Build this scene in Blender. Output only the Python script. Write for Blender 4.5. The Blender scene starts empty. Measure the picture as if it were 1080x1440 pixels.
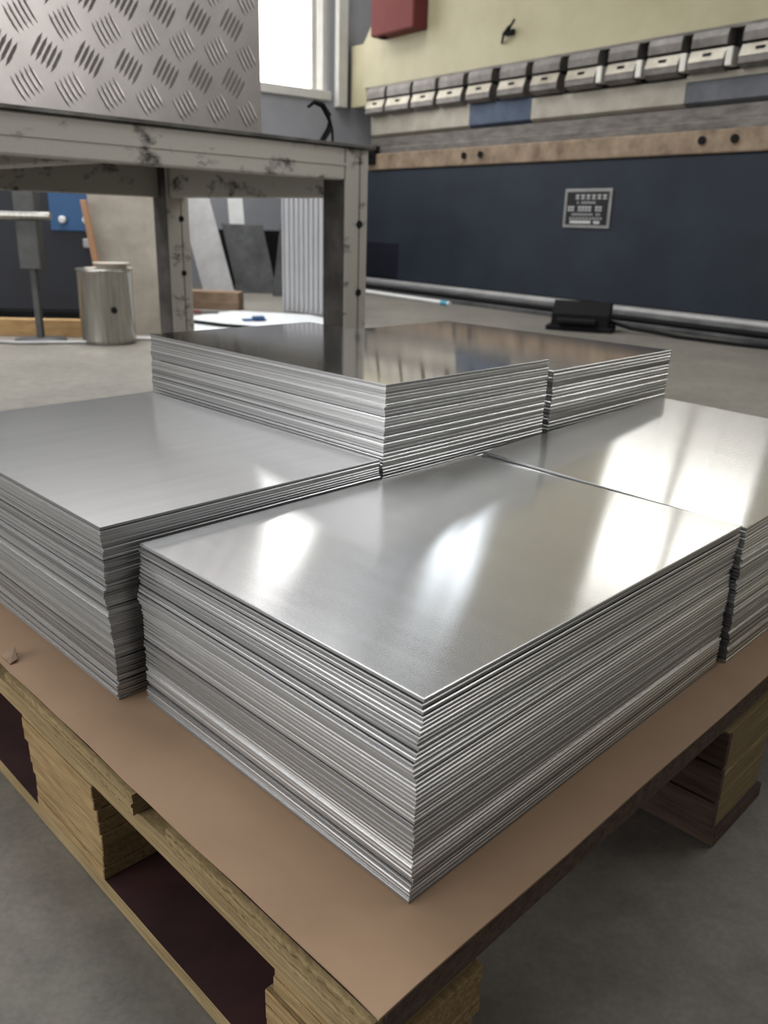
import bpy, math, random
from mathutils import Matrix, Vector, Euler
random.seed(7)
C = bpy.context.scene.collection
R = math.radians

# ------------------------------------------------------------------ materials
def new_mat(name):
    m = bpy.data.materials.new(name); m.use_nodes = True
    nt = m.node_tree; b = nt.nodes['Principled BSDF']
    return m, nt, b

def noise(nt, scale, detail=4, rough=.6, stretch=None, coord='Object'):
    tc = nt.nodes.new('ShaderNodeTexCoord')
    n = nt.nodes.new('ShaderNodeTexNoise'); n.inputs['Scale'].default_value = scale
    n.inputs['Detail'].default_value = detail; n.inputs['Roughness'].default_value = rough
    if stretch:
        mp = nt.nodes.new('ShaderNodeMapping'); mp.inputs['Scale'].default_value = stretch
        nt.links.new(tc.outputs[coord], mp.inputs['Vector']); nt.links.new(mp.outputs['Vector'], n.inputs['Vector'])
    else:
        nt.links.new(tc.outputs[coord], n.inputs['Vector'])
    return n

def ramp(nt, src, stops):
    r = nt.nodes.new('ShaderNodeValToRGB')
    el = r.color_ramp.elements
    while len(el) < len(stops): el.new(.5)
    for e, (p, c) in zip(el, stops):
        e.position = p; e.color = (*c, 1) if len(c) == 3 else c
    nt.links.new(src, r.inputs['Fac']); return r

def lin(c):   # 0-255 sRGB -> linear
    return tuple(((x/255/12.92) if x/255 <= .04045 else ((x/255+.055)/1.055)**2.4) for x in c)

def dirty(name, base, dark, scale=6, metal=0, rough=.6, lo=.35, hi=.65, stretch=None, bump=0, spec=.4, bscale=None):
    m, nt, b = new_mat(name)
    n = noise(nt, scale, 6, .65, stretch)
    r = ramp(nt, n.outputs['Fac'], [(lo, lin(dark)), (hi, lin(base))])
    nt.links.new(r.outputs['Color'], b.inputs['Base Color'])
    b.inputs['Metallic'].default_value = metal; b.inputs['Roughness'].default_value = rough
    b.inputs['Specular IOR Level'].default_value = spec
    if bump:
        n2 = noise(nt, bscale or scale*6, 4, .6, stretch)
        bp = nt.nodes.new('ShaderNodeBump'); bp.inputs['Strength'].default_value = bump; bp.inputs['Distance'].default_value = .002
        nt.links.new(n2.outputs['Fac'], bp.inputs['Height']); nt.links.new(bp.outputs['Normal'], b.inputs['Normal'])
    return m

def plain(name, col, rough=.5, metal=0, spec=.4):
    m, nt, b = new_mat(name)
    n = noise(nt, 9, 3)
    r = ramp(nt, n.outputs['Fac'], [(.3, tuple(x*.9 for x in lin(col))), (.7, lin(col))])
    nt.links.new(r.outputs['Color'], b.inputs['Base Color'])
    b.inputs['Roughness'].default_value = rough; b.inputs['Metallic'].default_value = metal
    b.inputs['Specular IOR Level'].default_value = spec
    return m

def glow(name, col, s):
    m = bpy.data.materials.new(name); m.use_nodes = True
    nt = m.node_tree; nt.nodes.clear()
    o = nt.nodes.new('ShaderNodeOutputMaterial'); e = nt.nodes.new('ShaderNodeEmission')
    e.inputs['Color'].default_value = (*col, 1); e.inputs['Strength'].default_value = s
    nt.links.new(e.outputs[0], o.inputs['Surface']); return m

def sheet_face(name, haze, r0=.12, r1=.16):
    m, nt, b = new_mat(name)
    b.inputs['Metallic'].default_value = 1
    n = noise(nt, 60, 5, .7, (1, .08, 1), 'UV')
    r = ramp(nt, n.outputs['Fac'], [(.3, (.80, .80, .80)), (.7, (.88, .88, .88))])
    nt.links.new(r.outputs['Color'], b.inputs['Base Color'])
    mr = nt.nodes.new('ShaderNodeMapRange'); mr.inputs['To Min'].default_value = r0; mr.inputs['To Max'].default_value = r1
    nt.links.new(n.outputs['Fac'], mr.inputs['Value']); nt.links.new(mr.outputs['Result'], b.inputs['Roughness'])
    b.inputs['Anisotropic'].default_value = .94
    tg = nt.nodes.new('ShaderNodeTangent'); tg.direction_type = 'UV_MAP'; tg.uv_map = 'UVMap'
    nt.links.new(tg.outputs[0], b.inputs['Tangent'])
    # the rolled skin also scatters a broad hazy lobe
    h = nt.nodes.new('ShaderNodeBsdfPrincipled'); h.inputs['Metallic'].default_value = 1; h.inputs['Roughness'].default_value = .42
    nt.links.new(r.outputs['Color'], h.inputs['Base Color'])
    mx = nt.nodes.new('ShaderNodeMixShader'); mx.inputs[0].default_value = haze
    nt.links.new(b.outputs[0], mx.inputs[1]); nt.links.new(h.outputs[0], mx.inputs[2])
    nt.links.new(mx.outputs[0], nt.nodes['Material Output'].inputs['Surface'])
    return m

def sheet_edge():
    m, nt, b = new_mat('sheared_aluminium_edge')
    b.inputs['Metallic'].default_value = .85
    oi = nt.nodes.new('ShaderNodeObjectInfo')
    n = noise(nt, 6, 4, .6, (1, 1, 60))
    mx = nt.nodes.new('ShaderNodeMath'); mx.operation = 'MULTIPLY_ADD'; mx.inputs[1].default_value = .55
    nt.links.new(oi.outputs['Random'], mx.inputs[0])
    m2 = nt.nodes.new('ShaderNodeMath'); m2.operation = 'MULTIPLY'; m2.inputs[1].default_value = .35
    nt.links.new(n.outputs['Fac'], m2.inputs[0]); nt.links.new(m2.outputs[0], mx.inputs[2])
    r = ramp(nt, mx.outputs[0], [(.1, (.29, .288, .286)), (.5, (.46, .458, .455)), (.95, (.68, .677, .673))])
    nt.links.new(r.outputs['Color'], b.inputs['Base Color'])
    b.inputs['Roughness'].default_value = .42
    return m

def sheet_burr():
    """the sheared arris, brighter on some sheets than on others"""
    m, nt, b = new_mat('cut_burr'); b.inputs['Metallic'].default_value = 1; b.inputs['Roughness'].default_value = .28
    oi = nt.nodes.new('ShaderNodeObjectInfo'); n = noise(nt, 5, 3, .6, (1, 1, 40))
    a = nt.nodes.new('ShaderNodeMath'); a.operation = 'MULTIPLY_ADD'; a.inputs[1].default_value = .7
    h = nt.nodes.new('ShaderNodeMath'); h.operation = 'MULTIPLY'; h.inputs[1].default_value = .3
    nt.links.new(n.outputs['Fac'], h.inputs[0]); nt.links.new(oi.outputs['Random'], a.inputs[0]); nt.links.new(h.outputs[0], a.inputs[2])
    r = ramp(nt, a.outputs[0], [(.2, (.30, .30, .30)), (.55, (.52, .52, .52)), (.8, (.92, .92, .92))])
    nt.links.new(r.outputs['Color'], b.inputs['Base Color']); return m

M = {}
M['face'] = sheet_face('mill_finish_aluminium', .24); M['face_dull'] = sheet_face('dull_rolled_aluminium', .32); M['face_bright'] = sheet_face('bright_rolled_aluminium', .02, .05, .07); M['edge'] = sheet_edge()
M['burr'] = sheet_burr()
M['card'] = dirty('brown_cardboard', (160, 133, 108), (142, 116, 92), 5, 0, .75, .3, .7, spec=.25, bump=.1)
M['ply'] = dirty('plywood_edge', (170, 150, 110), (124, 105, 74), 5, 0, .88, .32, .70, (2, 2, 60), .7, .2, 60)
M['plyx'] = dirty('rough_pine', (168, 143, 102), (118, 96, 66), 16, 0, .88, .30, .72, (14, 1.2, 14), .9, .2, 40)
M['ply_dark'] = dirty('dark_plywood_side', (104, 86, 74), (66, 50, 46), 12, 0, .8, .3, .68, (8, 1, 14), .5, .2, 60)  # darker plywood tone for deck, block and runner sides
M['film'] = dirty('maroon_film_plywood', (66, 40, 40), (44, 28, 30), 8, 0, .5, .35, .65, spec=.4)
M['floor'] = None
M['press_cream'] = dirty('cream_machine_paint', (184, 177, 147), (168, 159, 126), 2.2, 0, .5, .25, .62)
M['press_blue'] = dirty('slate_machine_paint', (47, 54, 63), (38, 43, 50), 2.5, 0, .38, .3, .7)
M['die_steel'] = dirty('worn_die_steel', (136, 131, 124), (96, 90, 86), 7, .5, .5, .3, .7, (1, 4, 4))
M['rust_bed'] = dirty('rusty_bed_steel', (158, 138, 116), (104, 86, 70), 8, .2, .65, .28, .66)
M['blade'] = dirty('pale_blade_steel', (188, 182, 168), (158, 150, 138), 5, .35, .42, .3, .7)
M['blade_blue'] = dirty('blued_blade_steel', (92, 104, 122), (70, 80, 98), 5, .5, .4, .3, .7)
M['blade_grey'] = dirty('grey_blade_steel', (120, 122, 126), (96, 98, 104), 5, .5, .4, .3, .7)
M['clamp_dark'] = dirty('dark_clamp_steel', (140, 134, 128), (98, 93, 90), 10, .3, .45, .3, .7)
M['clamp'] = dirty('clamp_steel', (190, 183, 166), (148, 140, 126), 10, .25, .35, .3, .7)
M['shine'] = plain('white_glint_paint', (245, 242, 232), .3, .2)
M['black'] = plain('black_rubber', (20, 20, 21), .8, 0, .2)
M['ribbed'] = plain('pale_grey_panel', (176, 176, 178), .5)
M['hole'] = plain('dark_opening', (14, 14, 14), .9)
M['red'] = plain('faded_red_paint', (112, 56, 54), .7, 0, .2)
M['table'] = dirty('scuffed_grey_paint', (184, 180, 172), (66, 62, 58), 10, .1, .6, .33, .45, (1, 1, 1.6), .4)
M['table_dark'] = dirty('dark_leg_side', (92, 88, 84), (58, 54, 52), 9, .1, .7)
M['table_top'] = dirty('dark_steel_plate', (120, 118, 114), (70, 68, 66), 7, .5, .5)
M['tread'] = dirty('aluminium_tread_plate', (176, 171, 169), (158, 153, 151), 8, .85, .38, .3, .7)
M['steel'] = dirty('brushed_stainless', (176, 174, 168), (140, 138, 132), 9, .9, .3, .3, .7, (8, 8, .6))
M['board'] = dirty('beige_fibre_board', (172, 164, 152), (150, 142, 130), 6, 0, .8)
M['wood'] = dirty('yellow_pine', (182, 150, 104), (138, 106, 66), 8, 0, .75, .3, .7, (1, 5, 5))
M['wood_brown'] = dirty('brown_timber', (150, 126, 104), (108, 88, 70), 8, 0, .8, .3, .7, (1, 6, 6))
M['navy'] = dirty('navy_machine_paint', (26, 29, 40), (18, 20, 28), 3, 0, .5)
M['panel_blue'] = plain('blue_panel_paint', (46, 84, 126), .5)
M['white'] = plain('white_plastic', (214, 213, 210), .5)
M['grey_plate'] = dirty('grey_sheet_metal', (160, 158, 156), (140, 138, 136), 5, .3, .5)
M['dark_plate'] = dirty('dark_sheet_metal', (92, 92, 92), (62, 62, 62), 5, .3, .6)
M['wall'] = dirty('grey_wall_plaster', (164, 165, 170), (144, 145, 150), 1.4, 0, .85, .3, .7)
M['wall_cream'] = dirty('cream_wall_plaster', (192, 182, 150), (172, 161, 130), 1.4, 0, .85, .3, .7)
M['frame'] = plain('white_window_frame', (222, 220, 214), .45)
M['ceiling'] = dirty('grey_roof_sheeting', (150, 150, 148), (120, 120, 118), 2, 0, .8, .3, .7)
M['daylight'] = glow('overcast_daylight_pane', (1.0, .99, .97), 4.2)
M['skylight_warm'] = glow('bright_daylight_pane', (1.0, .985, .94), 7.5)
M['skylight_blue'] = glow('cool_daylight_pane', (.86, .93, 1.0), 4.2)
M['plate_mark'] = plain('nameplate_print', (188, 188, 186), .6)
M['plate_black'] = plain('nameplate_black', (34, 34, 36), .45)
M['film_clear'] = plain('pale_plastic_film', (206, 208, 208), .5)
M['cyan'] = plain('cyan_tape', (74, 150, 170), .5)
M['copper'] = plain('orange_brown_batten', (176, 134, 100), .7)

def floor_mat():
    m, nt, b = new_mat('worn_concrete')
    n1 = noise(nt, 1.6, 8, .65); n2 = noise(nt, 22, 6, .7); n3 = noise(nt, 160, 2, .5)
    r1 = ramp(nt, n1.outputs['Fac'], [(.3, lin((108, 104, 97))), (.7, lin((138, 132, 122)))])
    r2 = ramp(nt, n2.outputs['Fac'], [(.3, (.72, .72, .72)), (.6, (1, 1, 1))])
    r3 = ramp(nt, n3.outputs['Fac'], [(.4, (.9, .9, .9)), (.6, (1, 1, 1))])
    a = nt.nodes.new('ShaderNodeMix'); a.data_type = 'RGBA'; a.blend_type = 'MULTIPLY'; a.inputs[0].default_value = 1
    c = nt.nodes.new('ShaderNodeMix'); c.data_type = 'RGBA'; c.blend_type = 'MULTIPLY'; c.inputs[0].default_value = 1
    nt.links.new(r1.outputs['Color'], a.inputs[6]); nt.links.new(r2.outputs['Color'], a.inputs[7])
    nt.links.new(a.outputs[2], c.inputs[6]); nt.links.new(r3.outputs['Color'], c.inputs[7])
    nt.links.new(c.outputs[2], b.inputs['Base Color'])
    b.inputs['Roughness'].default_value = .55; b.inputs['Specular IOR Level'].default_value = .35
    bp = nt.nodes.new('ShaderNodeBump'); bp.inputs['Strength'].default_value = .25; bp.inputs['Distance'].default_value = .002
    nt.links.new(n2.outputs['Fac'], bp.inputs['Height']); nt.links.new(bp.outputs['Normal'], b.inputs['Normal'])
    return m
M['floor'] = floor_mat()

# ------------------------------------------------------------------ mesh helpers
class MB:
    """collects shapes; build() links them as one mesh object"""
    def __init__(s): s.v = []; s.f = []; s.mi = []; s.smooth = []
    def add(s, vs, fs, mi=0, smooth=False):
        k = len(s.v); s.v += [tuple(p) for p in vs]
        for f in fs: s.f.append([i+k for i in f]); s.mi.append(mi); s.smooth.append(smooth)
    def box(s, x0, x1, y0, y1, z0, z1, b=0.0, mi=0, mat=None):
        """box with chamfered edges"""
        b = min(b, .45*min(x1-x0, y1-y0, z1-z0))
        if b <= 0:
            vs = [(x, y, z) for z in (z0, z1) for x, y in ((x0, y0), (x1, y0), (x1, y1), (x0, y1))]
            fs = [(3, 2, 1, 0), (4, 5, 6, 7), (0, 1, 5, 4), (1, 2, 6, 5), (2, 3, 7, 6), (3, 0, 4, 7)]
        else:
            def ring(i, z):
                return [(x0+b+i, y0+i, z), (x1-b-i, y0+i, z), (x1-i, y0+b+i, z), (x1-i, y1-b-i, z),
                        (x1-b-i, y1-i, z), (x0+b+i, y1-i, z), (x0+i, y1-b-i, z), (x0+i, y0+b+i, z)]
            h = b*.55
            vs = ring(h, z0)+ring(0, z0+b)+ring(0, z1-b)+ring(h, z1)
            fs = [tuple(range(7, -1, -1)), tuple(range(24, 32))]
            for k in range(3):
                for i in range(8):
                    j = (i+1) % 8; fs.append((8*k+i, 8*k+j, 8*k+8+j, 8*k+8+i))
        if mat is not None: vs = [tuple(mat @ Vector(p)) for p in vs]
        s.add(vs, fs, mi)
    def prism(s, prof, x0, x1, mi=0):
        """profile of (y,z) points, counter-clockwise seen from +x, extruded along x"""
        n = len(prof)
        vs = [(x0, y, z) for y, z in prof]+[(x1, y, z) for y, z in prof]
        fs = [tuple(range(n-1, -1, -1)), tuple(range(n, 2*n))]
        for i in range(n):
            j = (i+1) % n; fs.append((i, j, n+j, n+i))
        s.add(vs, fs, mi)
    def lathe(s, prof, cx=0, cy=0, n=40, mi=0, close=True):
        """(r,z) profile turned about the vertical axis at cx, cy"""
        vs = []
        for r, z in prof:
            for i in range(n):
                a = 2*math.pi*i/n; vs.append((cx+r*math.cos(a), cy+r*math.sin(a), z))
        fs = []
        for k in range(len(prof)-1):
            for i in range(n):
                j = (i+1) % n; fs.append((k*n+i, k*n+j, (k+1)*n+j, (k+1)*n+i))
        s.add(vs, fs, mi, True)
        if close:
            s.add(vs[:n], [tuple(range(n-1, -1, -1))], mi); s.add(vs[-n:], [tuple(range(n))], mi)
    def tube(s, pts, r, n=10, mi=0):
        pts = [Vector(p) for p in pts]; rs = r if isinstance(r, (list, tuple)) else [r]*len(pts)
        vs = []; up = Vector((0, 0, 1))
        for k, p in enumerate(pts):
            d = (pts[min(k+1, len(pts)-1)]-pts[max(k-1, 0)]).normalized()
            a = d.cross(up)
            if a.length < .05: a = d.cross(Vector((1, 0, 0)))
            a.normalize(); c = a.cross(d)
            for i in range(n):
                t = 2*math.pi*i/n; vs.append(tuple(p+rs[k]*(math.cos(t)*a+math.sin(t)*c)))
        fs = []
        for k in range(len(pts)-1):
            for i in range(n):
                j = (i+1) % n; fs.append((k*n+i, k*n+j, (k+1)*n+j, (k+1)*n+i))
        s.add(vs, fs, mi, True)
        s.add(vs[:n], [tuple(range(n-1, -1, -1))], mi); s.add(vs[-n:], [tuple(range(n))], mi)
    def build(s, name, mats, parent=None, loc=None, rotz=0):
        me = bpy.data.meshes.new(name); me.from_pydata(s.v, [], s.f)
        for m in (mats if isinstance(mats, (list, tuple)) else [mats]): me.materials.append(m)
        me.polygons.foreach_set('material_index', s.mi); me.polygons.foreach_set('use_smooth', s.smooth)
        me.update()
        o = bpy.data.objects.new(name, me); C.objects.link(o)
        if parent: o.parent = parent
        if loc is not None: o.location = loc
        o.rotation_euler.z = rotz
        return o

def tag(o, label=None, cat=None, group=None, kind=None):
    if label: o['label'] = label
    if cat: o['category'] = cat
    if group: o['group'] = group
    if kind: o['kind'] = kind
    return o

def empty(name, loc, rotz=0):
    o = bpy.data.objects.new(name, None); C.objects.link(o)
    o.location = loc; o.rotation_euler.z = rotz; o.empty_display_size = .05
    return o

def one(name, mat, label, cat, loc=(0, 0, 0), rotz=0, group=None, b=None, **k):
    """a thing of a single mesh from a builder"""
    o = b.build(name, mat, None, loc, rotz); return tag(o, label, cat, group)

# ------------------------------------------------------------------ frames of reference
PAL = R(45.39)                                   # pallet axes, turned from the camera's heading
E1 = Vector((math.cos(PAL), math.sin(PAL), 0)); E2 = Vector((-math.sin(PAL), math.cos(PAL), 0))
G0 = Vector((.0052, .3245, 0)); ZP = .19         # near corner of the cardboard, its top above the floor
def pal(u, v, z=0): return G0+u*E1+v*E2+Vector((0, 0, z))
HALL = (-.14, 8.24, 0); HR = R(-51.5)            # hall axes: x along the press to the right, y away from the camera

# ------------------------------------------------------------------ room
b = MB(); b.box(-9, 9, -6, 14, -.1, 0); tag(b.build('floor', M['floor']), 'grey worn concrete workshop floor', None, None, 'structure')
hall = (HALL, HR)
def structure(name, bld, mat, label=None):
    o = bld.build(name, mat, None, HALL, HR); return tag(o, label, None, None, 'structure')
H = 4.9
# end wall (x = -0.52) with the window seen beside the tread plate and another nearer one
b = MB()
wx0, wx1 = -.86, -.62
def wall_with_holes(b, along, lo, hi, holes, a0, a1, H):
    """wall slab between lo and hi on its thin axis, running a0..a1; holes are (s0,s1,z0,z1)"""
    def bx(s0, s1, z0, z1):
        if s1-s0 < 1e-4 or z1-z0 < 1e-4: return
        if along == 'y': b.box(lo, hi, s0, s1, z0, z1)
        else: b.box(s0, s1, lo, hi, z0, z1)
    cur = a0
    for s0, s1, z0, z1 in sorted(holes):
        bx(cur, s0, 0, H); bx(s0, s1, 0, z0); bx(s0, s1, z1, H); cur = s1
    bx(cur, a1, 0, H)
WIN = (-2.05, -.14, 1.72, 3.7)
wall_with_holes(b, 'y', wx0, wx1, [WIN], -8, 1.54, H)
structure('wall_left', b, M['wall'], 'grey plastered end wall below the bright window')
w = tag(empty('window_1', HALL, HR), 'bright overexposed window in a white frame', None, None, 'structure')
f = MB()
s0, s1, z0, z1 = WIN
f.box(-.80, -.60, s0-.02, s1+.02, z0-.05, z0+.03, .005)           # sill
f.box(-.78, -.66, s0, s0+.07, z0, z1, .005); f.box(-.76, -.64, s1-.06, s1, z0, z1, .005)
f.box(-.78, -.66, s0, s1, z1-.07, z1, .005)
f.box(-.78, -.70, s1-.14, s1-.075, z0, z1, .005)
f.box(-.76, -.68, s0+.8, s0+.86, z0, z1, .005)
f.build('window_frame', M['frame'], w)
p = MB(); p.box(-.74, -.73, s0+.05, s1-.05, z0+.02, z1-.05); p.build('window_pane', M['daylight'], w)
b = MB(); b.box(-.62, -.55, -.08, .03, 1.62, H, .006); structure('trim_1', b, M['frame'], 'white vertical casing post right of the window')
# wall behind the press
b = MB()
HOLES = [(-.5, .35, 2.6, 4.2), (1.85, 3.45, 2.70, 3.22), (4.6, 6.6, 2.5, 4.3)]
wall_with_holes(b, 'x', 1.3, 1.54, HOLES, -.86, 11, H)
structure('wall_back', b, M['wall_cream'], 'cream wall behind the press brake')
for k, (s0, s1, z0, z1) in enumerate(HOLES):
    w = tag(empty('window_%d' % (k+2), HALL, HR), 'high window in the wall behind the press', None, None, 'structure')
    f = MB()
    for a, c in ((s0, s0+.06), (s1-.06, s1), ((s0+s1)/2-.03, (s0+s1)/2+.03)): f.box(a, c, 1.34, 1.44, z0, z1, .005)
    f.box(s0, s1, 1.34, 1.44, z0, z0+.06, .005); f.box(s0, s1, 1.34, 1.44, z1-.06, z1, .005)
    f.build('window_frame', M['frame'], w)
    p = MB(); p.box(s0+.03, s1-.03, 1.39, 1.40, z0+.03, z1-.03); p.build('window_pane', [M['skylight_blue'], M['skylight_warm'], M['skylight_warm']][k], w)
b = MB(); b.box(-.86, 11, -8, 1.54, H, H+.1)
for k in range(6): b.box(-.5, 11, -7+k*1.5, -6.85+k*1.5, H-.25, H)
structure('ceiling', b, M['ceiling'], 'grey roof with beams')

# ------------------------------------------------------------------ aluminium sheets
ONES = 'first second third fourth fifth sixth seventh eighth ninth tenth eleventh twelfth thirteenth fourteenth fifteenth sixteenth seventeenth eighteenth nineteenth'.split()
TENS = {2: ('twenty', 'twentieth'), 3: ('thirty', 'thirtieth'), 4: ('forty', 'fortieth'), 5: ('fifty', 'fiftieth'), 6: ('sixty', 'sixtieth')}
def ordinal(n):
    if n < 20: return ONES[n-1]
    t, o = divmod(n, 10); return TENS[t][1] if o == 0 else TENS[t][0]+'-'+ONES[o-1]

def sheet_geometry(a, bb, h, c=.0006):
    """one sheet with softly burred edges, local x along a, y along b, z up from its underside"""
    vs = []; fs = []; mi = []
    def ring(i, z): return [(i, i, z), (a-i, i, z), (a-i, bb-i, z), (i, bb-i, z)]
    vs = ring(c, 0)+ring(0, c)+ring(0, h-c)+ring(c, h)
    fs.append((3, 2, 1, 0)); mi.append(0)
    for k, m in ((0, 2), (1, 1), (2, 2)):
        for i in range(4):
            j = (i+1) % 4; fs.append((4*k+i, 4*k+j, 4*k+4+j, 4*k+4+i)); mi.append(m)
    fs.append((12, 13, 14, 15)); mi.append(0)
    return vs, fs, mi

def sheet_mesh(name, a, bb, h, across, face, burr):
    vs, fs, mi = sheet_geometry(a, bb, h, burr)
    me = bpy.data.meshes.new(name); me.from_pydata(vs, [], fs)
    for k in (face, 'edge', 'burr'): me.materials.append(M[k])
    me.polygons.foreach_set('material_index', mi)
    uv = me.uv_layers.new(name='UVMap')
    for l in me.loops:
        x, y, _ = vs[l.vertex_index]
        uv.data[l.index].uv = (y, -x) if across else (x, y)
    me.update(); return me

def drift(i, n, pts):
    """piecewise offset down the stack: pts are (fraction from top, du, dv)"""
    t = i/max(1, n-1)
    for (t0, u0, v0), (t1, u1, v1) in zip(pts, pts[1:]):
        if t <= t1:
            k = (t-t0)/max(1e-6, t1-t0); return u0+(u1-u0)*k, v0+(v1-v0)*k
    return pts[-1][1:]

def stack(u, v, a, bb, top, n, dyaw, across, where, group, pts, jig=.00035, low=0.0, first=None, bow=0, lead=0, face='face', burr=.0006):
    """n sheets counted from the top; the lowest rests at height low above the cardboard"""
    gaps = [(.0009 if i < lead else (.0008 if random.random() < .10 else 0)) for i in range(n)]
    pitch = (top-low-sum(gaps))/n
    h = pitch*.965
    zc = top
    meshes = [sheet_mesh('aluminium_sheet', a, bb, h, across, face, burr)]
    zt = top
    for i in range(n):
        du, dv = drift(i, n, pts)
        du += random.gauss(0, jig); dv += random.gauss(0, jig)
        if random.random() < .10: du += random.choice((-1, 1))*jig*2.4; dv += random.choice((-1, 1))*jig*1.8
        if i == 0: du, dv = pts[0][1:]
        o = bpy.data.objects.new('aluminium_sheet', meshes[0]); C.objects.link(o)
        zc -= pitch
        o.location = pal(u+du, v+dv, ZP+zc+(pitch-h)*.5)
        zc -= gaps[i]
        o.rotation_euler.z = PAL+R(dyaw+random.gauss(0, .05 if i else 0))
        if bow and i < 12:      # the upper sheets do not lie quite flat: their far side rides up
            tl = R(bow)*(12-i)/12
            o.rotation_euler = (Matrix.Rotation(tl, 3, 'X') @ o.rotation_euler.to_matrix()).to_euler()
        if i == 0: tag(o, first, 'metal sheet', group)
        else: tag(o, 'bare aluminium sheet, %s from the top of the %s' % (ordinal(i+1), where), 'metal sheet', group)
    return h, pitch

stack(.0724, .0424, .4345, .318, .1460, 42, 0, False, 'foremost stack', 'aluminium sheets of the foremost stack',
      [(0, 0, 0), (.04, -.0006, .0006), (.10, .0, .0), (.2, -.002, .0015), (.33, -.0045, .002), (.36, -.002, .0012), (.55, -.002, .0012), (.8, -.0022, .001), (.86, -.004, .0), (.9, -.0025, .0005), (1, -.005, .0)],
      first='shiny top sheet of the foremost stack, reflecting cream and white streaks', lead=3)
stack(.0448, .3723, .3175, .4666, .1627, 60, .2, True, 'stack at the left edge', 'aluminium sheets of the left stack',
      [(0, 0, 0), (.25, .001, .001), (.33, .0015, .001), (.36, -.0008, .002), (.6, .003, .002), (.75, .004, .002), (.85, .0045, .002), (1, .003, .002)], .0003,
      first='dull silver top sheet of the stack at the left edge', face='face_dull', burr=.0004)
stack(.513, .040, .4345, .313, .1425, 40, 0, False, 'stack right of the foremost', 'aluminium sheets of the right stack',
      [(0, 0, 0), (.4, -.001, -.001), (1, .003, -.002)], .0006,
      first='top sheet of the right stack with a white glare on it', bow=2.0)
hB, pB = stack(.3673, .3719, .2921, .478, .2423, 38, -.3, True, 'tallest stack', 'aluminium sheets of the tallest stack',
      [(0, 0, 0), (.3, -.0006, 0), (.62, -.001, .0005), (.66, -.002, .0005), (.7, -.001, 0), (1, -.001, 0)], .00025, .1075,
      first='top sheet of the tallest stack, mirroring the table leg', face='face_bright', burr=.00035)
hS, pS = stack(.672, .370, .322, .46, .2265, 26, .3, True, 'farthest stack', 'aluminium sheets of the farthest stack',
      [(0, 0, 0), (.3, .0006, 0), (.6, -.0006, .0005), (1, -.001, 0)], .0002, .1075,
      first='dark reflecting top sheet of the farthest stack on the right', face='face_bright', burr=.00035)
# the rest of the two back stacks, down to the cardboard, behind the stacks in front
me_v, me_f, me_m = [], [], []
for (u, v, a, bb, dy) in ((.3687, .3719, .2921, .478, -.3), (.672, .370, .322, .46, .3)):
    n = 30; pt = .1075/n
    for i in range(n):
        vs, fs, mi = sheet_geometry(a, bb, pt*.97)
        rot = Matrix.Rotation(PAL+R(dy), 4, 'Z'); o = pal(u+random.gauss(0, .0006), v+random.gauss(0, .0006), ZP+.0004+i*pt*.995)
        k = len(me_v); me_v += [tuple(rot @ Vector(p)+o) for p in vs]; me_f += [[q+k for q in ff] for ff in fs]; me_m += [min(1, x) for x in mi]
me = bpy.data.meshes.new('aluminium_sheets'); me.from_pydata(me_v, [], me_f)
me.materials.append(M['edge']); me.materials.append(M['edge']); me.polygons.foreach_set('material_index', me_m); me.update()
o = bpy.data.objects.new('lower_aluminium_sheets', me); C.objects.link(o)
tag(o, 'lower aluminium sheets of the two back stacks, behind the front stacks', 'metal sheet', None, 'stuff')

# ------------------------------------------------------------------ cardboard and pallet
PW, PD = 1.02, .94
b = MB()
nx, ny = 26, 26
th = .0016
def card_z(u, v):
    z = 0
    if v < .0: z = 0
    e = max(0, .03-u)/.03
    z += .0004*e*math.sin(v*17)
    e2 = max(0, .03-v)/.03
    z += .0003*e2*math.sin(u*21+1)
    return z-.0004*(e+e2)
gu = [0, .005, .012, .02, .03]+[.03+i*(PW-.03)/20 for i in range(1, 21)]
gv = [0, .005, .012, .02, .03]+[.03+i*(PD-.03)/30 for i in range(1, 31)]
vs = []; fs = []
for lay in (0, 1):
    for v in gv:
        for u in gu:
            uu = u+(.0005*math.sin(v*23)+.0003*math.sin(v*61) if u == 0 else 0); vv = v+(.0004*math.sin(u*27) if v == 0 else 0)
            q = pal(uu, vv, ZP-th+lay*th+card_z(u, v)); vs.append(tuple(q))
nu, nv = len(gu), len(gv); N = nu*nv
for j in range(nv-1):
    for i in range(nu-1):
        a = j*nu+i; fs.append((N+a, N+a+1, N+a+nu+1, N+a+nu)); fs.append((a+nu, a+nu+1, a+1, a))
for i in range(nu-1):
    fs.append((i, i+1, N+i+1, N+i)); a = (nv-1)*nu+i; fs.append((a+1, a, N+a, N+a+1))
for j in range(nv-1):
    a = j*nu; fs.append((a+nu, a, N+a, N+a+nu)); a = j*nu+nu-1; fs.append((a, a+nu, N+a+nu, N+a))
b.add(vs, fs)
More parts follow.
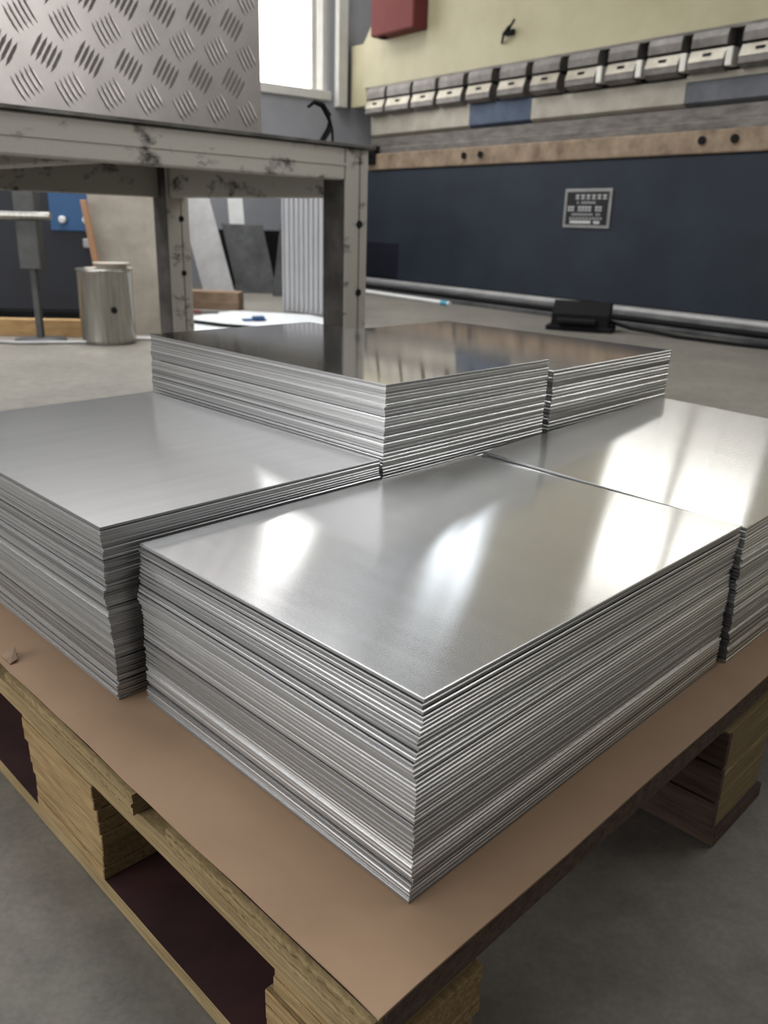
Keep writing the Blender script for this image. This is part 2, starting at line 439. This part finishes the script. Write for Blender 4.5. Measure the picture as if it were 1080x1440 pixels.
# torn flap at the left edge
card = b.build('cardboard_sheet', M['card'])
tag(card, 'brown cardboard sheet laid over the wooden pallet under the metal stacks', 'cardboard')
t = MB()
for (u, v, l, wd, z) in ((.004, .497, .022, .010, .0012), (.008, .503, .016, .008, .003)):
    q = pal(u, v, ZP+z); t.add([q, q+E2*l, q+E2*l*.7+E1*wd+Vector((0, 0, .006)), q+E2*.002+E1*wd*.8+Vector((0, 0, .002)),
        q-Vector((0, 0, .001)), q+E2*l-Vector((0, 0, .001)), q+E2*l*.7+E1*wd+Vector((0, 0, .005)), q+E2*.002+E1*wd*.8+Vector((0, 0, .001))],
        [(0, 3, 2, 1), (4, 5, 6, 7), (0, 1, 5, 4), (1, 2, 6, 5), (2, 3, 7, 6), (3, 0, 4, 7)])
t = t.build('torn_flap', M['wood_brown'], card); t['label'] = 'torn dark flap'

pallet = tag(empty('wooden_pallet', pal(0, 0, 0), PAL), 'plywood pallet with maroon runners under the cardboard', 'pallet')
def ragged(b, x0, x1, y0, y1, z0, z1, jag=.0013, n=70, end_x0=True):
    """board whose x0 end is splintered: outline jitters along y and per ply layer"""
    layers = 5
    for k in range(layers):
        za = z0+(z1-z0)*k/layers; zb = z0+(z1-z0)*(k+1)/layers-.0005
        o = random.uniform(0, jag)
        top = []
        m = n
        ys = [y0+(y1-y0)*i/m for i in range(m+1)]
        xs = [x0+o+random.uniform(0, jag*(1.4 if k == layers-1 else .7)) for _ in ys]
        vs = [(x, y, za) for x, y in zip(xs, ys)]+[(x1, y1, za), (x1, y0, za)]
        vs += [(x, y, zb) for x, y in zip(xs, ys)]+[(x1, y1, zb), (x1, y0, zb)]
        q = m+3
        b.add(vs, [tuple(range(q)), tuple(range(2*q-1, q-1, -1))]+[((i+1) % q, i, q+i, q+(i+1) % q) for i in range(q)], 1 if k == layers-1 and False else 0)
    b.box(x0+.006, x1-.0005, y0+.002, y1-.002, z1-.0006, z1+.0004, 0, 1)
    b.box(x0+.013, x1-.004, y0+.006, y1-.004, z1, .1873, .0006, 1)
DZ0, DZ1 = .1635, .1825
for (v0, v1) in ((.004, .213), (.262, .50), (.56, .72), (.76, .935)):
    b = MB(); ragged(b, -.003, PW-.006, v0, v1, DZ0, DZ1)
    if v0 < .01: b.box(.008, PW-.0065, v0-.0012, v0+.002, DZ0-.0005, DZ1+.0003, .0006, 2)
    b.build('deck_board', [M['ply'], M['film'], M['ply_dark']], pallet)
for (u0, u1) in ((.003, .10), (.47, .60), (.93, 1.012)):
    b = MB(); ragged_l = MB()
    for k in range(4): b.box(u0+random.uniform(0, .002), u1-random.uniform(0, .002), .012+random.uniform(0, .003), .935, .1405+k*.0057, .1405+(k+1)*.0057-.0006, .0006)
    b.build('stringer_board', [M['ply'], M['ply_dark']], pallet)
for (u0, u1) in ((.012, .103), (.485, .605), (.925, 1.01)):
    for (v0, v1) in ((.012, .118), (.362, .505), (.80, .92)):
        b = MB()
        for k in range(3):
            za = .019+k*.0402; zb = za+.0396
            j = [random.uniform(-.004, .004) for _ in range(4)]
            for q in range(3):
                zz = za+q*.0132
                b.box(u0+j[0]+random.uniform(0, .0015), u1+j[1]+random.uniform(-.0015, 0), v0+j[2]+random.uniform(0, .0015), v1+j[3]+random.uniform(-.0015, 0), zz, zz+.0127, .0008, 0)
        if u0 > .3:
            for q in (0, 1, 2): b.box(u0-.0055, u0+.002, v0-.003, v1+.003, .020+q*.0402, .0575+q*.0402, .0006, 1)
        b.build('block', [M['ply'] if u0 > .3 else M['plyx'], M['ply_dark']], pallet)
    b = MB()
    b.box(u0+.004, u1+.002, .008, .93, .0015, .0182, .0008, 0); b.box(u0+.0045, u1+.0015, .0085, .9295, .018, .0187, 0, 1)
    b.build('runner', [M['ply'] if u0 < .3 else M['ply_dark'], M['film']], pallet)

# ------------------------------------------------------------------ press brake (local x to the right along the machine, y away, z up)
press = tag(empty('press_brake', HALL, HR), 'long press brake with slate bed panel, cream ram and clamp row', 'press brake')
def part(name, bld, mat, parent=press, label=None):
    o = bld.build(name, mat, parent)
    if label: o['label'] = label
    return o
b = MB(); b.box(-.20, 4.75, 0, .16, .09, 1.05, .006); b.box(-.14, 4.70, .03, .9, .0, .1)
bed = part('bed_panel', b, M['press_blue'])
b = MB(); b.box(-.2, 4.9, -.43, .0, .0, .028, .004); b.box(-.2, 4.9, -.05, .0, .028, .085, .004)
part('base_plate', b, M['dark_plate'])
b = MB(); b.box(-.16, .32, -.012, .0, .11, .42, .004); part('access_cover', b, M['navy'], bed)
b = MB(); b.box(-.17, 4.72, -.02, .17, 1.055, 1.19, .008); part('bed_rail', b, M['rust_bed'], press, 'rust brown bed rail')
for t in (1.17, 1.36, 3.33, 3.55):
    b = MB(); b.tube([(t, -.035, 1.13), (t, -.018, 1.13)], .026, 10); part('rail_bolt', b, M['black'])
b = MB(); b.box(-.12, -.02, -.05, .05, 1.1, 1.26, .01); b.tube([(-.07, -.07, 1.18), (-.07, -.04, 1.18)], .03, 12); part('end_stop', b, M['black'], press, 'dark end fitting')
b = MB(); b.box(-.17, 4.72, .02, .14, 1.192, 1.245, .004); part('die_block', b, M['die_steel'])
b = MB(); b.prism([(.03, 1.246), (.13, 1.246), (.13, 1.328), (.088, 1.328), (.08, 1.318), (.072, 1.328), (.03, 1.328)], -.17, 4.72); part('die', b, M['die_steel'])
for (t0, t1, z1, m) in ((-.17, 1.148, 1.52, 'blade'), (1.152, 1.816, 1.51, 'blade_blue'), (1.82, 3.126, 1.50, 'blade'), (3.13, 4.72, 1.475, 'blade_grey')):
    b = MB(); b.prism([(.06, 1.338), (.10, 1.338), (.12, 1.38), (.12, z1), (.03, z1), (.03, 1.36)], t0, t1)
    part('punch_blade', b, M[m], press, {'blade_blue': 'blue tinted blade', 'blade_grey': 'grey blue blade'}.get(m))
b = MB(); b.box(3.13, 4.72, .02, .10, 1.477, 1.515, .003); part('holder_strip', b, M['blade'])
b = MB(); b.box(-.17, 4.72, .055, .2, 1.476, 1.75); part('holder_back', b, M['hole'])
b = MB(); b.box(-.17, 4.72, -.01, .05, 1.737, 1.757, .003); part('holder_ledge', b, M['die_steel'])
CL = [(-.167, .105), (.13, .46), (.488, .787), (.821, 1.125), (1.173, 1.447), (1.522, 1.805), (1.858, 2.126), (2.189, 2.462), (2.536, 2.781), (2.849, 3.106), (3.163, 3.417), (3.501, 3.76), (3.83, 4.09), (4.17, 4.43)]
for k, (t0, t1) in enumerate(CL):
    t0 += .008; t1 -= .008
    b = MB(); b.prism([(-.015, 1.512), (.05, 1.512), (.05, 1.63), (-.03, 1.63), (-.05, 1.572), (-.052, 1.535)], t0, t1)
    c = part('clamp', b, M['clamp_dark'])
    b = MB(); b.prism([(-.055, 1.572), (-.045, 1.572), (-.018, 1.636), (-.028, 1.636)], t0, t1); part('face_plate', b, M['clamp'], c)
    m = (t0+t1)/2
    b = MB(); b.box(m-.03, m+.03, -.0465, .0, 1.596, 1.616, .004); part('slot', b, M['hole'], c)
    b = MB(); b.prism([(-.04, 1.652), (.05, 1.652), (.05, 1.736), (-.028, 1.736), (-.04, 1.70)], t0+.004, t1+.004); part('clamp_cap', b, M['clamp_dark'], c)
    if 6 < k < 11:
        b = MB(); b.box(t1+.010, t1+.055, -.05, .03, 1.532, 1.632, .004); part('gap_glint', b, M['shine'], c, 'white block painted as a highlight between clamps')  # near-white block paints the bright spot between two clamps
b = MB(); b.prism([(0, 1.757), (.22, 1.757), (.22, 2.42), (0, 2.42)], .12, 2.2)
b.prism([(0, 1.757), (.22, 1.757), (.22, 2.17), (0, 2.17)], 2.2, 4.75)
# left end of the ram is cut at the top corner
pr = [(-.27, 1.757), (.12, 1.757), (.12, 2.42), (-.08, 2.34), (-.27, 2.12)]
b.add([(x, 0, z) for x, z in pr]+[(x, .22, z) for x, z in pr], [(0, 1, 2, 3, 4), (9, 8, 7, 6, 5), (0, 4, 9, 5), (4, 3, 8, 9), (3, 2, 7, 8), (1, 0, 5, 6)])
ram = part('ram', b, M['press_cream'], press, 'cream painted ram')
b = MB(); b.box(-.54, -.29, .06, .35, 1.62, 2.14, .006); part('side_guide', b, M['press_cream'])
b = MB(); b.box(-.30, -.18, .4, 1.1, 0, 2.6, .01); b.box(4.6, 4.75, .2, 1.1, 0, 2.6, .01); part('side_frame', b, M['press_cream'])
b = MB(); b.box(.04, .62, -.16, .0, 2.11, 2.60, .012); rb = part('control_box', b, M['red'], press, 'faded red box')
b = MB(); b.box(.10, .16, -.12, -.06, 2.095, 2.112, .004); part('cable_gland', b, M['black'], rb)
b = MB(); b.tube([(1.50, -.005, 1.90), (1.56, -.05, 1.95), (1.62, -.055, 1.99)], [.007, .012, .012], 8); b.tube([(1.60, -.05, 1.965), (1.66, -.05, 2.03)], .009, 8); b.box(1.54, 1.63, -.02, 0, 1.94, 1.98, .004)
part('lever', b, M['black'])
# nameplate with illegible print rows
b = MB(); b.box(2.262, 2.682, -.012, .0, .598, .862, .003); pl = part('nameplate', b, M['grey_plate'], press, 'black nameplate in a grey rim')
b = MB(); b.box(2.285, 2.66, -.0145, -.0118, .618, .842); part('print_field', b, M['plate_black'], pl)
b = MB()
def row(z, h, x0, x1, n, gap=.3):
    w = (x1-x0)/n
    for i in range(n):
        if random.random() < .9:
            xa = x0+i*w+w*gap/2; xb = xa+w*(1-gap)
            b.box(xa, xb, -.0158, -.0143, z, z+h*.28); b.box(xa+(xb-xa)*.35, xa+(xb-xa)*.6, -.0158, -.0143, z, z+h); b.box(xa, xb, -.0158, -.0143, z+h*.66, z+h)
row(.792, .030, 2.31, 2.65, 7, .35); row(.762, .014, 2.38, 2.55, 9); row(.712, .032, 2.30, 2.64, 11, .15); row(.682, .014, 2.34, 2.60, 12); row(.656, .012, 2.32, 2.62, 10)
b.box(2.33, 2.52, -.0158, -.0143, .627, .647); b.box(2.545, 2.60, -.0158, -.0143, .627, .645)
part('print_rows', b, M['plate_mark'], pl)
# conduits on the floor along the press
for k, (x0, x1, y0, y1, r, m, lab) in enumerate(((-.19, 4.88, -.10, -.10, .035, 'grey_plate', 'pale round conduit pipe against the foot of the slate panel'),
        (-.19, 4.88, -.22, -.25, .022, 'dark_plate', 'grey middle conduit pipe on the floor before the press'),
        (-.19, 4.88, -.33, -.38, .018, 'black', 'dark conduit pipe on the floor between two paler ones'),
        (-.3, 1.72, -.47, -.60, .018, 'white', 'short pale conduit ending in cyan tape beside the foot pedal'))):
    zb = r+(.0285 if k < 3 else 0)
    b = MB(); b.tube([(x0, y0, zb), ((x0+x1)/2, (y0+y1)/2-.01, zb), (x1, y1, zb)], r, 12)
    o = tag(b.build('conduit_pipe', M[m], None, HALL, HR), lab, 'pipe', 'conduit pipes before the press brake')
    if k == 3:
        b = MB(); b.tube([(1.62, -.594, .018), (1.70, -.599, .018)], .0195, 12); q = b.build('tape_wrap', M['cyan'], o); q['label'] = 'cyan tape'
# foot pedal
pe = tag(empty('foot_pedal', (1.186, 5.20, 0), R(-20)), 'black boxy foot pedal on the floor before the press brake', 'pedal')
b = MB(); b.prism([(-.10, .03), (.10, .03), (.10, .16), (-.02, .175), (-.10, .10)], -.17, .17); b.build('pedal_housing', M['black'], pe)
b = MB(); b.box(-.2, .2, -.12, .12, .0, .03, .006); b.build('base_plate', M['black'], pe)
b = MB(); b.box(-.13, .10, -.15, -.06, .05, .075, .006); b.build('treadle', M['hole'], pe)
b = MB(); b.tube([(.17, 0, .06), (.3, -.02, .03), (.6, -.14, .012), (.9, -.30, .012), (1.3, -.42, .012), (1.75, -.62, .012)], .012, 8); b.build('cable', M['black'], pe)

# ------------------------------------------------------------------ work table (local x along its front edge, y away)
tbl = tag(empty('work_table', (-.066, 2.40, 0), R(45.36)), 'scuffed grey steel work table carrying the tread plate', 'work table')
TZ = .783; TL = 1.75; TD = .985; LW = .088
b = MB(); b.box(-TL, .012, -.014, TD+.01, TZ-.008, TZ, .001); b.build('tabletop', M['table_top'], tbl)
def channel_x(x0, x1, y0, y1, z0, z1, rib=True):
    b = MB(); b.box(x0, x1, y0, y1, z0, z1, .004)
    return b
b = channel_x(-TL, -LW, 0, .045, TZ-.088, TZ-.009); b.box(-TL, -LW, -.003, .003, TZ-.053, TZ-.048)
o = b.build('front_beam', M['table'], tbl)
b = channel_x(-TL, -LW, TD-.045, TD, TZ-.13, TZ-.009); b.build('rear_beam', M['table'], tbl)
b = MB(); b.box(-.075, -.01, LW, TD-LW, TZ-.13, TZ-.009, .004); b.build('side_beam', M['table'], tbl)
b = MB(); b.box(-TL+.01, -TL+.075, LW, TD-LW, TZ-.12, TZ-.009, .004); b.build('side_beam', M['table'], tbl)
b = MB()
a = Vector((-.95, .05, 0)); c = Vector((-1.5, TD-.05, 0))
for (x, y) in ((-.70, 0), (-1.25, 0)):
    b.box(x, x+.07, .045, TD-.045, TZ-.075, TZ-.009, .004)
b.build('cross_brace', M['table'], tbl)
for (x, y) in ((-LW, 0), (-LW, TD-LW), (-TL, 0), (-TL, TD-LW)):
    b = MB()
    # two angle irons welded toe to toe leave a groove down the front
    b.box(x, x+LW*.60, y, y+LW, 0.006, TZ-.009, .004); b.box(x+LW*.62, x+LW, y+.002, y+LW, .006, TZ-.009, .004)
    b.box(x-.012, x+LW+.012, y-.012, y+LW+.012, 0, .006, .001)
    b.box(x-.0015, x+.0005, y+.003, y+LW-.003, .01, TZ-.012, 0, 1)  # thin skin, darker than the rest of the leg
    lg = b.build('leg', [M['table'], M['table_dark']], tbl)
    b = MB()
    for z in (.585, .405): b.tube([(x+LW*.61, y-.002, z), (x+LW*.61, y+.004, z)], .010, 12)
    b.build('weld_hole', M['hole'], lg)

# tread plate panel standing on the table
tp = MB()
W_, H_, T_ = 1.25, .62, .003
tp.box(-W_, 0, 0, T_, 0, H_, .0008)
tp.box(-T_, 0, T_, .16, 0, H_, 0); tp.box(-W_, -W_+T_, T_, .16, 0, H_, 0)
A_, B_ = .088, .118
L2 = .0275; wd = .0034; ht = .0018
def lens(cx, cz, ang):
    ca, sa = math.cos(ang), math.sin(ang)
    def P(s, t, h): return (cx+s*ca-t*sa, -h, cz+s*sa+t*ca)
    vs = [P(-L2, 0, 0), P(-L2*.5, -wd, 0), P(L2*.5, -wd, 0), P(L2, 0, 0), P(L2*.5, wd, 0), P(-L2*.5, wd, 0), P(-L2*.55, 0, ht), P(L2*.55, 0, ht)]
    tp.add(vs, [(0, 1, 6), (1, 2, 7, 6), (2, 3, 7), (3, 4, 7), (4, 5, 6, 7), (5, 0, 6)])
for i in range(-1, 16):
    for j in range(-1, 7):
        for q in (0, 1):
            cx = -.035-(i+.5*q)*A_; cz = .045+(j+.5*q)*B_
            ang = R(122 if q == 0 else 58)
            for k in range(-2, 3):
                ox = cx-math.sin(ang)*k*.0112; oz = cz+math.cos(ang)*k*.0112
                if -W_+.02 < ox < -.02 and .015 < oz < H_-.015: lens(ox, oz, ang)
q = Matrix.Rotation(R(45.36), 4, 'Z') @ Vector((-.335, .03, 0))
o = tp.build('tread_plate_panel', M['tread'], None, (-.066+q.x, 2.40+q.y, TZ), R(45.36))
tag(o, 'silver five-bar tread plate panel standing upright on the work table', 'tread plate')

# black hose loop behind the table edge
q = Matrix.Rotation(R(45.36), 4, 'Z') @ Vector((-.02, .16, 0))
b = MB(); b.tube([(-.02, 0, .006), (.015, 0, .05), (.012, 0, .085), (-.01, .0, .108), (-.04, 0, .112), (-.06, 0, .098)], [.008, .009, .009, .008, .006, .004], 10)
b.tube([(.03, 0, .006), (.035, .01, .05), (.02, .01, .09), (-.005, .005, .108)], .004, 8)
one('hose_end', M['black'], 'black bent hose end sticking up from the table beside the tread plate', 'hose', (-.066+q.x, 2.4+q.y, TZ), R(45), b=b)

# ------------------------------------------------------------------ things under and beyond the table
dr = tag(empty('steel_drum', (-1.375, 4.09, 0)), 'brushed stainless drum with a round hole in its side', 'drum')
b = MB(); b.lathe([(.120, 0), (.126, .004), (.127, .02), (.127, .335), (.131, .338), (.131, .348), (.124, .35), (.122, .34), (.120, .335), (.118, .02)], n=48); b.build('drum_body', M['steel'], dr)
b = MB(); b.lathe([(.110, .346), (.110, .352)], .02, .01, 40); b.lathe([(.07, .352), (.07, .366), (.085, .37), (.085, .378)], .045, -.02, 32); b.build('lid', M['board'], dr)
b = MB(); b.tube([(.066, -.103, .165), (.0715, -.1105, .165)], .015, 16); b.build('drain_hole', M['hole'], dr)
def leaning(name, mat, label, cat, x, y, w, h, t, rz, back, skew=0, group=None):
    """a flat board whose foot is at x, y and which leans back by so many metres at its top"""
    b = MB(); sh = Matrix(((1, 0, skew/h, 0), (0, 1, back/h, 0), (0, 0, 1, 0), (0, 0, 0, 1)))
    b.box(-w/2, w/2, 0, t, 0, h, .002, 0, sh)
    return one(name, mat, label, cat, (x, y, 0), rz, group, b=b)
leaning('fibre_board', M['board'], 'beige board propped upright behind the stainless drum', 'board', -1.325, 4.42, .35, .80, .014, R(12), .10, -.05)
b = MB(); sh = Matrix(((1, 0, -.16, 0), (0, 1, .1, 0), (0, 0, 1, 0), (0, 0, 0, 1)))
b.box(-.015, .015, 0, .02, 0, .66, .003, 0, sh)
one('wooden_batten', M['copper'], 'orange brown batten leaning behind the stainless drum', 'batten', (-1.455, 4.34, 0), 0, b=b)
mc = tag(empty('welding_machine', (-1.78, 4.98, 0), R(8)), 'dark navy welding machine with a blue control panel', 'welding machine')
b = MB(); b.box(-.95, .30, 0, .6, .05, .83, .01); b.build('cabinet', M['navy'], mc)
b = MB()
for x in (-.8, .2): b.box(x-.05, x+.05, .05, .5, 0, .05)
b.build('skid', M['black'], mc)
b = MB(); b.box(-.17, .285, -.012, 0, .50, .78, .004); cp = b.build('control_panel', M['panel_blue'], mc); cp['label'] = 'blue panel'
b = MB(); b.lathe([(.02, 0), (.02, .02), (.014, .026)], n=18)
for x in (-.10, .03):
    k = b.build('knob', M['white'], cp, (x, -.012, .56)); k.rotation_euler.x = R(90)
for x in (.0, .10, .19):
    b = MB(); b.box(x, x+.06, -.016, 0, .41, .46, .004); b.build('socket', M['grey_plate'], mc)
b = MB(); b.tube([(.12, -.03, .55), (.13, -.08, .45), (.10, -.1, .30), (.15, -.08, .2), (.05, -.06, .06)], .012, 8); b.build('cable', M['black'], mc)
st = tag(empty('rod_stand', (-1.70, 4.06, 0)), 'dark roller stand carrying a horizontal bright rod', 'stand')
b = MB(); b.box(-.05, .05, -.035, .035, .34, .70, .004); b.box(-.015, .015, -.015, .015, .02, .34, .003); b.build('post', M['dark_plate'], st)
b = MB(); b.lathe([(.12, 0), (.12, .012), (.03, .02)], n=24); b.build('foot', M['dark_plate'], st)
b = MB(); b.tube([(-.8, -.05, .575), (.125, -.05, .58)], .018, 14); b.build('rod', M['steel'], st)
b = MB(); b.lathe([(.035, .70), (.04, .71), (.02, .73)], n=20); b.build('cap', M['steel'], st)
b = MB(); b.box(-1.0, .27, 0, .06, 0, .085, .003); one('timber_plank', M['wood'], 'yellow pine plank lying on the floor before the welding machine', 'plank', (-1.72, 4.22, 0), R(4), b=b)
b = MB(); b.box(-.30, .33, 0, .12, 0, .12, .004); one('timber_beam', M['wood_brown'], 'short brown timber beam on the floor beyond the table', 'beam', (-1.36, 5.80, 0), R(-8), b=b)
leaning('metal_offcut', M['grey_plate'], 'long pale metal strip leaning back behind the timber beam', 'metal strip', -1.40, 6.95, .26, .95, .01, R(-4), .30, -.32, 'offcuts leaning beyond the table')
leaning('metal_offcut', M['white'], 'narrow white strip leaning high against the end wall', 'metal strip', -1.27, 7.31, .125, 1.0, .01, R(10), .12, -.06, 'offcuts leaning beyond the table')
leaning('metal_offcut', M['dark_plate'], 'dark grey plate with a cut corner, leaning low behind the beam', 'metal plate', -1.13, 7.2, .34, .55, .012, R(6), .12, -.12, 'offcuts leaning beyond the table')
b = MB(); b.box(-.5, .42, 0, .3, .10, .50, .01); b.box(-.46, -.38, .02, .28, 0, .1); b.box(.3, .38, .02, .28, 0, .1)
one('low_cabinet', M['black'], 'low black bench cabinet in the shade against the end wall', 'cabinet', (-1.02, 7.78, 0), R(38.5), b=b)
leaning('steel_bar', M['dark_plate'], 'dark upright steel bar leaning near the ribbed panel', 'bar', -.925, 6.95, .08, .72, .03, R(10), .15, .10)
# ribbed panel
b = MB()
b.box(-.20, .20, 0, .012, .0, .98, .002)
for k in range(9): b.box(-.17+k*.042, -.152+k*.042, -.014, 0, .02, .96, .004)
b.box(-.212, -.198, -.014, .30, 0, .98, .002)
one('ribbed_panel', M['ribbed'], 'pale ribbed metal panel standing upright behind the table leg', 'panel', (-.55, 5.62, .005), R(-36), b=b)
# floor litter
b = MB()
pts = [(-.55, -.25), (-.3, -.38), (.15, -.3), (.55, .0), (.45, .45), (.0, .75), (-.3, .45), (-.55, .2)]
n = len(pts); vs = [(x, y, 0) for x, y in pts]+[(x, y, .003) for x, y in pts]
b.add(vs, [tuple(range(n-1, -1, -1)), tuple(range(n, 2*n))]+[(i, (i+1) % n, n+(i+1) % n, n+i) for i in range(n)])
one('plastic_sheet', M['film_clear'], 'pale plastic sheet spread on the floor beyond the table', 'plastic sheet', (-.80, 5.0, .001), R(20), b=b)
b = MB(); b.box(-.07, .07, -.03, .03, 0, .012, .003); b.box(-.02, .05, -.05, -.01, .01, .03, .003)
one('blue_scrap', M['panel_blue'], 'small blue scrap on the pale plastic sheet', 'scrap', (-.83, 5.15, .004), R(30), b=b)
b = MB(); b.tube([(-.09, 0, .012), (0, .01, .016), (.05, 0, .012)], .012, 8)
pr = one('hand_tool', M['red'], 'small red handled tool before the timber beam', 'tool', (-1.27, 5.42, .004), R(10), b=b)
b = MB(); b.tube([(.05, 0, .012), (.16, .02, .01)], .008, 8); b.build('tool_jaw', M['dark_plate'], pr)
b = MB(); b.tube([(-.3, .15, .012), (-.1, .02, .012), (.1, -.12, .012), (.3, -.2, .012)], .010, 8)
one('power_cable', M['black'], 'dark cable lying across the pale plastic sheet', 'cable', (-1.05, 4.9, .004), 0, b=b)
b = MB(); b.box(-.16, .12, -.03, .03, 0, .012, .003); one('paper_strip', M['white'], 'white strip lying on the floor right of the drum', 'paper strip', (-1.17, 4.22, 0), R(5), b=b)
b = MB(); b.tube([(-.6, -.05, .01), (-.3, -.02, .01), (0, -.06, .01), (.3, .02, .01)], .008, 8)
one('floor_hose', M['grey_plate'], 'thin pale hose on the floor before the pine plank', 'hose', (-1.75, 3.98, 0), 0, b=b)

# ------------------------------------------------------------------ light
wd_ = bpy.data.worlds.new('hall'); bpy.context.scene.world = wd_; wd_.use_nodes = True
bg = wd_.node_tree.nodes['Background']; bg.inputs[0].default_value = (.93, .96, 1.0, 1); bg.inputs[1].default_value = .11
def area(name, loc, target, sx, sy, power, col=(1, 1, 1)):
    l = bpy.data.lights.new(name, 'AREA'); l.shape = 'RECTANGLE'; l.size = sx; l.size_y = sy; l.energy = power; l.color = col
    o = bpy.data.objects.new(name, l); C.objects.link(o); o.location = loc
    o.rotation_euler = (Vector(target)-Vector(loc)).to_track_quat('-Z', 'Y').to_euler()
    return o
area('left_fill', (-4.8, -1.8, 1.6), (-.1, 1.0, .3), 4, 2.4, 215, (1, .995, .99))  # added area light from the left, no door is modelled
rd = area('overhead_fill', (-1.9, 4.5, 4.7), (-1.8, 4.5, 0), 4.4, 2.0, 250, (.97, .985, 1)); rd.data.spread = R(125)  # added overhead light for floor and sheet tops, the roof has no opening
area('rear_overhead_fill', (-2.2, -1.7, 4.2), (-.3, .6, 0), 4, 1.6, 35, (.97, .985, 1))  # added light above and behind, gives the sheet edges bright lines
area('left_edge_fill', (-4.3, 1.9, 4.6), (-.3, .8, .3), 2.6, 1.6, 75, (.98, .99, 1))  # added light to brighten the cut edges, under a closed ceiling
area('right_edge_fill', (4.7, 1.7, 4.6), (.4, .8, .3), 2.6, 1.6, 92, (.98, .99, 1))  # added counterpart on the right, also without any roof opening
l = bpy.data.lights.new('plate_fill_spot', 'SPOT'); l.energy = 80; l.spot_size = R(31); l.spot_blend = .6; l.shadow_soft_size = .25; l.color = (1, .98, .95)  # invented unseen spot that brightens the tread plate and table front
o = bpy.data.objects.new('plate_fill_spot', l); C.objects.link(o); o.location = (2.3, .3, 1.7)
o.rotation_euler = (Vector((-.75, 2.0, .98))-o.location).to_track_quat('-Z', 'Y').to_euler()

# ------------------------------------------------------------------ camera
cam = bpy.data.cameras.new('camera'); co = bpy.data.objects.new('camera', cam); C.objects.link(co)
cam.lens = 28.916; cam.sensor_width = 36; cam.sensor_fit = 'AUTO'; cam.clip_start = .02
pt, rl = R(19.3356), R(1.65435)
F = Vector((0, math.cos(pt), -math.sin(pt))); rt = Vector((1, 0, 0)); up = rt.cross(F)
X = math.cos(rl)*rt+math.sin(rl)*up; Y = -math.sin(rl)*rt+math.cos(rl)*up
m = Matrix.Identity(4)
for i in range(3): m[i][0] = X[i]; m[i][1] = Y[i]; m[i][2] = -F[i]; m[i][3] = (0, 0, .59)[i]
co.matrix_world = m
cam.dof.use_dof = True; cam.dof.focus_distance = .62; cam.dof.aperture_fstop = 11
s = bpy.context.scene
s.camera = co
s.view_settings.view_transform = 'Standard'; s.view_settings.look = 'None'; s.view_settings.gamma = 1; s.view_settings.use_curve_mapping = False
s.view_settings.exposure = 0
s.cycles.max_bounces = 8
